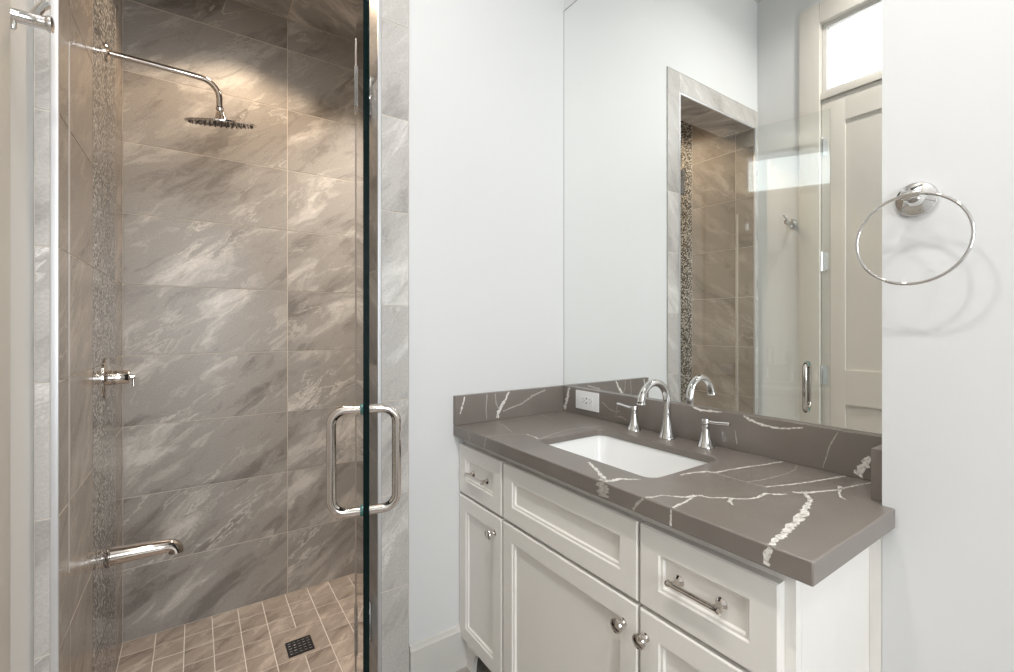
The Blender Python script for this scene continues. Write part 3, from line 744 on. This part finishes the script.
# floor drain
dxc, dyc = 0.364, 2.083; hs = 0.050
dr = thing('floor_drain', 'square dark floor drain grate in the brown shower floor tiles', 'drain', (dxc, dyc, ZSF))
MB().box(dxc-hs, dxc+hs, dyc-hs, dyc+hs, ZSF+0.0002, ZSF+0.0014).obj('drain_pan', M['black'], dr, smooth=0)
mb = MB()
for a, b, c, d in ((-1, 1, -1, -.93), (-1, 1, .93, 1), (-1, -.93, -.93, .93), (.93, 1, -.93, .93)):
    mb.box(dxc+hs*a, dxc+hs*b, dyc+hs*c, dyc+hs*d, ZSF+0.0014, ZSF+0.0034)
mb.obj('drain_frame', M['black'], dr, smooth=0)
mb = MB()
for i in range(5):
    for j in range(5):
        xx = dxc-0.036+0.018*i; yy = dyc-0.036+0.018*j
        mb.box(xx-0.0058, xx+0.0058, yy-0.0016, yy+0.0016, ZSF+0.0016, ZSF+0.0034, bev=0.0004, seg=1)
mb.obj('drain_grate', M['chrome'], dr)

# ================================================================== GLASS DOOR (open)
HG = Vector((0.436, 1.500, 0)); FG = Vector((0.260, 0.840, 0))
gd = thing('shower_door', 'frameless clear glass shower door standing open with looped handles', 'shower door', (HG.x, HG.y, 0.0))
dv = (FG-HG); GL = dv.length; dv.normalize(); nv = Vector((0, 0, 1)).cross(dv)    # nv points across the glass
ZG0, ZG1 = 0.02, 2.143; GT = 0.0055
def gp(s_, n_, z): p = HG + dv*s_ + nv*n_; return (p.x, p.y, z)
mb = MB()
vs = [mb.bm.verts.new(gp(s_, n_, z)) for z in (ZG0, ZG1) for s_, n_ in ((0, -GT), (GL, -GT), (GL, GT), (0, GT))]
for q, mi in (((0,3,2,1),1), ((4,5,6,7),0), ((0,1,5,4),0), ((1,2,6,5),1), ((2,3,7,6),0), ((3,0,4,7),1)):
    mb.bm.faces.new([vs[i] for i in q]).material_index = mi
mb.obj('glass_pane', [M['glass'], M['gedge']], gd, smooth=0)
# looped pull handle: one bar on each side
sH = (Vector((0.2816, 0.921, 0))-HG).dot(dv)
for sgn in (1, -1):
    mb = MB(); zt, zb = 1.038, 0.834; off = 0.063; rc_ = 0.028
    P = [(GT+0.003, zt), (off-rc_, zt)]
    P += [(off-rc_+rc_*math.sin(a), zt-rc_+rc_*math.cos(a)) for a in [PI/2*k/8 for k in range(1, 9)]]
    P += [(off, (zt+zb)/2)]
    P += [(off-rc_+rc_*math.cos(a), zb+rc_-rc_*math.sin(a)) for a in [PI/2*k/8 for k in range(0, 9)]]
    P += [(GT+0.003, zb)]
    mb.tube([gp(sH, sgn*o_, z) for o_, z in P], 0.0093, 20)
    h = mb.obj('door_handle', M['nickel'], gd)
    mb = MB()
    for z in (zt, zb):
        c0 = Vector(gp(sH, sgn*(GT+0.0001), z)); mb.lathe([(0.0108, 0), (0.0108, 0.0022), (0.0100, 0.0026)], c0, nv*sgn, 24)
    mb.obj('gasket', M['teal'], h)
# hinges with clamp plates and jamb plate
for z0, z1 in ((0.172, 0.300), (1.895, 2.020)):
    mb = MB()
    for sgn in (1, -1):
        ps = [gp(s_, n_, z) for z in (z0, z1) for s_, n_ in ((0.004, sgn*(GT+0.0003)), (0.058, sgn*(GT+0.0003)), (0.058, sgn*(GT+0.0055)), (0.004, sgn*(GT+0.0055)))]
        vs = [mb.bm.verts.new(p) for p in ps]
        for q in ((0,3,2,1),(4,5,6,7),(0,1,5,4),(1,2,6,5),(2,3,7,6),(3,0,4,7)): mb.bm.faces.new([vs[i] for i in q])
    c0 = gp(-0.008, 0, z0)
    mb.tube([gp(-0.009, 0, z0), gp(-0.009, 0, z1)], 0.0085, 20)
    mb.box(HG.x+0.008, XJ-0.0015, HG.y+0.002, HG.y+0.016, z0, z1, bev=0.001)
    mb.box(XJ-0.0062, XJ-0.0012, HG.y-0.018, HG.y+0.040, z0, z1, bev=0.001)
    mb.obj('hinge', M['chrome'], gd)
mb = MB()
for a, b in ((0.05, 0.168), (0.304, 1.890), (2.026, 2.142)):
    mb.rings([[gp(s_, n_, z) for s_, n_ in ((-0.0045, -0.008), (-0.0005, -0.008), (-0.0005, 0.008), (-0.0045, 0.008))] for z in (a, b)])
mb.obj('vinyl_seal', M['seal'], gd)

# ================================================================== DOWNLIGHTS
def downlight(x, y, z, label, power, col, lens, r=0.055, spot=None, group='added ceiling downlights', spread=150):
    d = thing('downlight', label, 'light', (x, y, z), group)
    mb = MB(); mb.lathe([(r, 0.0008), (r+0.002, 0.004), (r+0.018, 0.004), (r+0.020, 0.0005)], (x, y, z), (0, 0, -1), 40, cap0=False, cap1=False)
    mb.obj('trim_ring', M['plast'], d)
    MB().lathe([(r, 0.0010), (r, 0.0016)], (x, y, z), (0, 0, -1), 40).obj('lens', lens, d, smooth=0)
    if spot:
        l = bpy.data.lights.new('downlight_lamp', 'SPOT'); l.energy = power; l.color = col; l.spot_size = spot; l.spot_blend = 0.35; l.shadow_soft_size = 0.04
    else:
        l = bpy.data.lights.new('downlight_lamp', 'AREA'); l.energy = power; l.color = col; l.shape = 'DISK'; l.size = r*2; l.spread = math.radians(spread)
    o = bpy.data.objects.new('downlight_lamp', l); C.objects.link(o); o.location = (0, 0, -0.006 if not spot else -0.03)
    o.parent = d
    return d
WARM = (1.0, 0.972, 0.935)
for x, y in ((0.04, 0.62), (0.04, -0.05), (0.10, -0.95)):  # out-of-view downlights added to brighten the room
    downlight(x, y, ZC, 'added out-of-view round white downlight in the room ceiling', 7.7, WARM, M['lens'])
downlight(0.20, 2.00, ZSC, 'round recessed downlight in the tiled shower ceiling above the shower head', 25, (1.0, 0.76, 0.53), M['lensw'], 0.045, spot=math.radians(128), group=None)
downlight(0.82, 2.02, ZSC, 'added unseen fill downlight in the tiled shower ceiling on the hinge side', 11, (1.0, 0.93, 0.85), M['lensw'], 0.045, group=None, spread=100)  # hidden fill lamp added to lift the dim shower
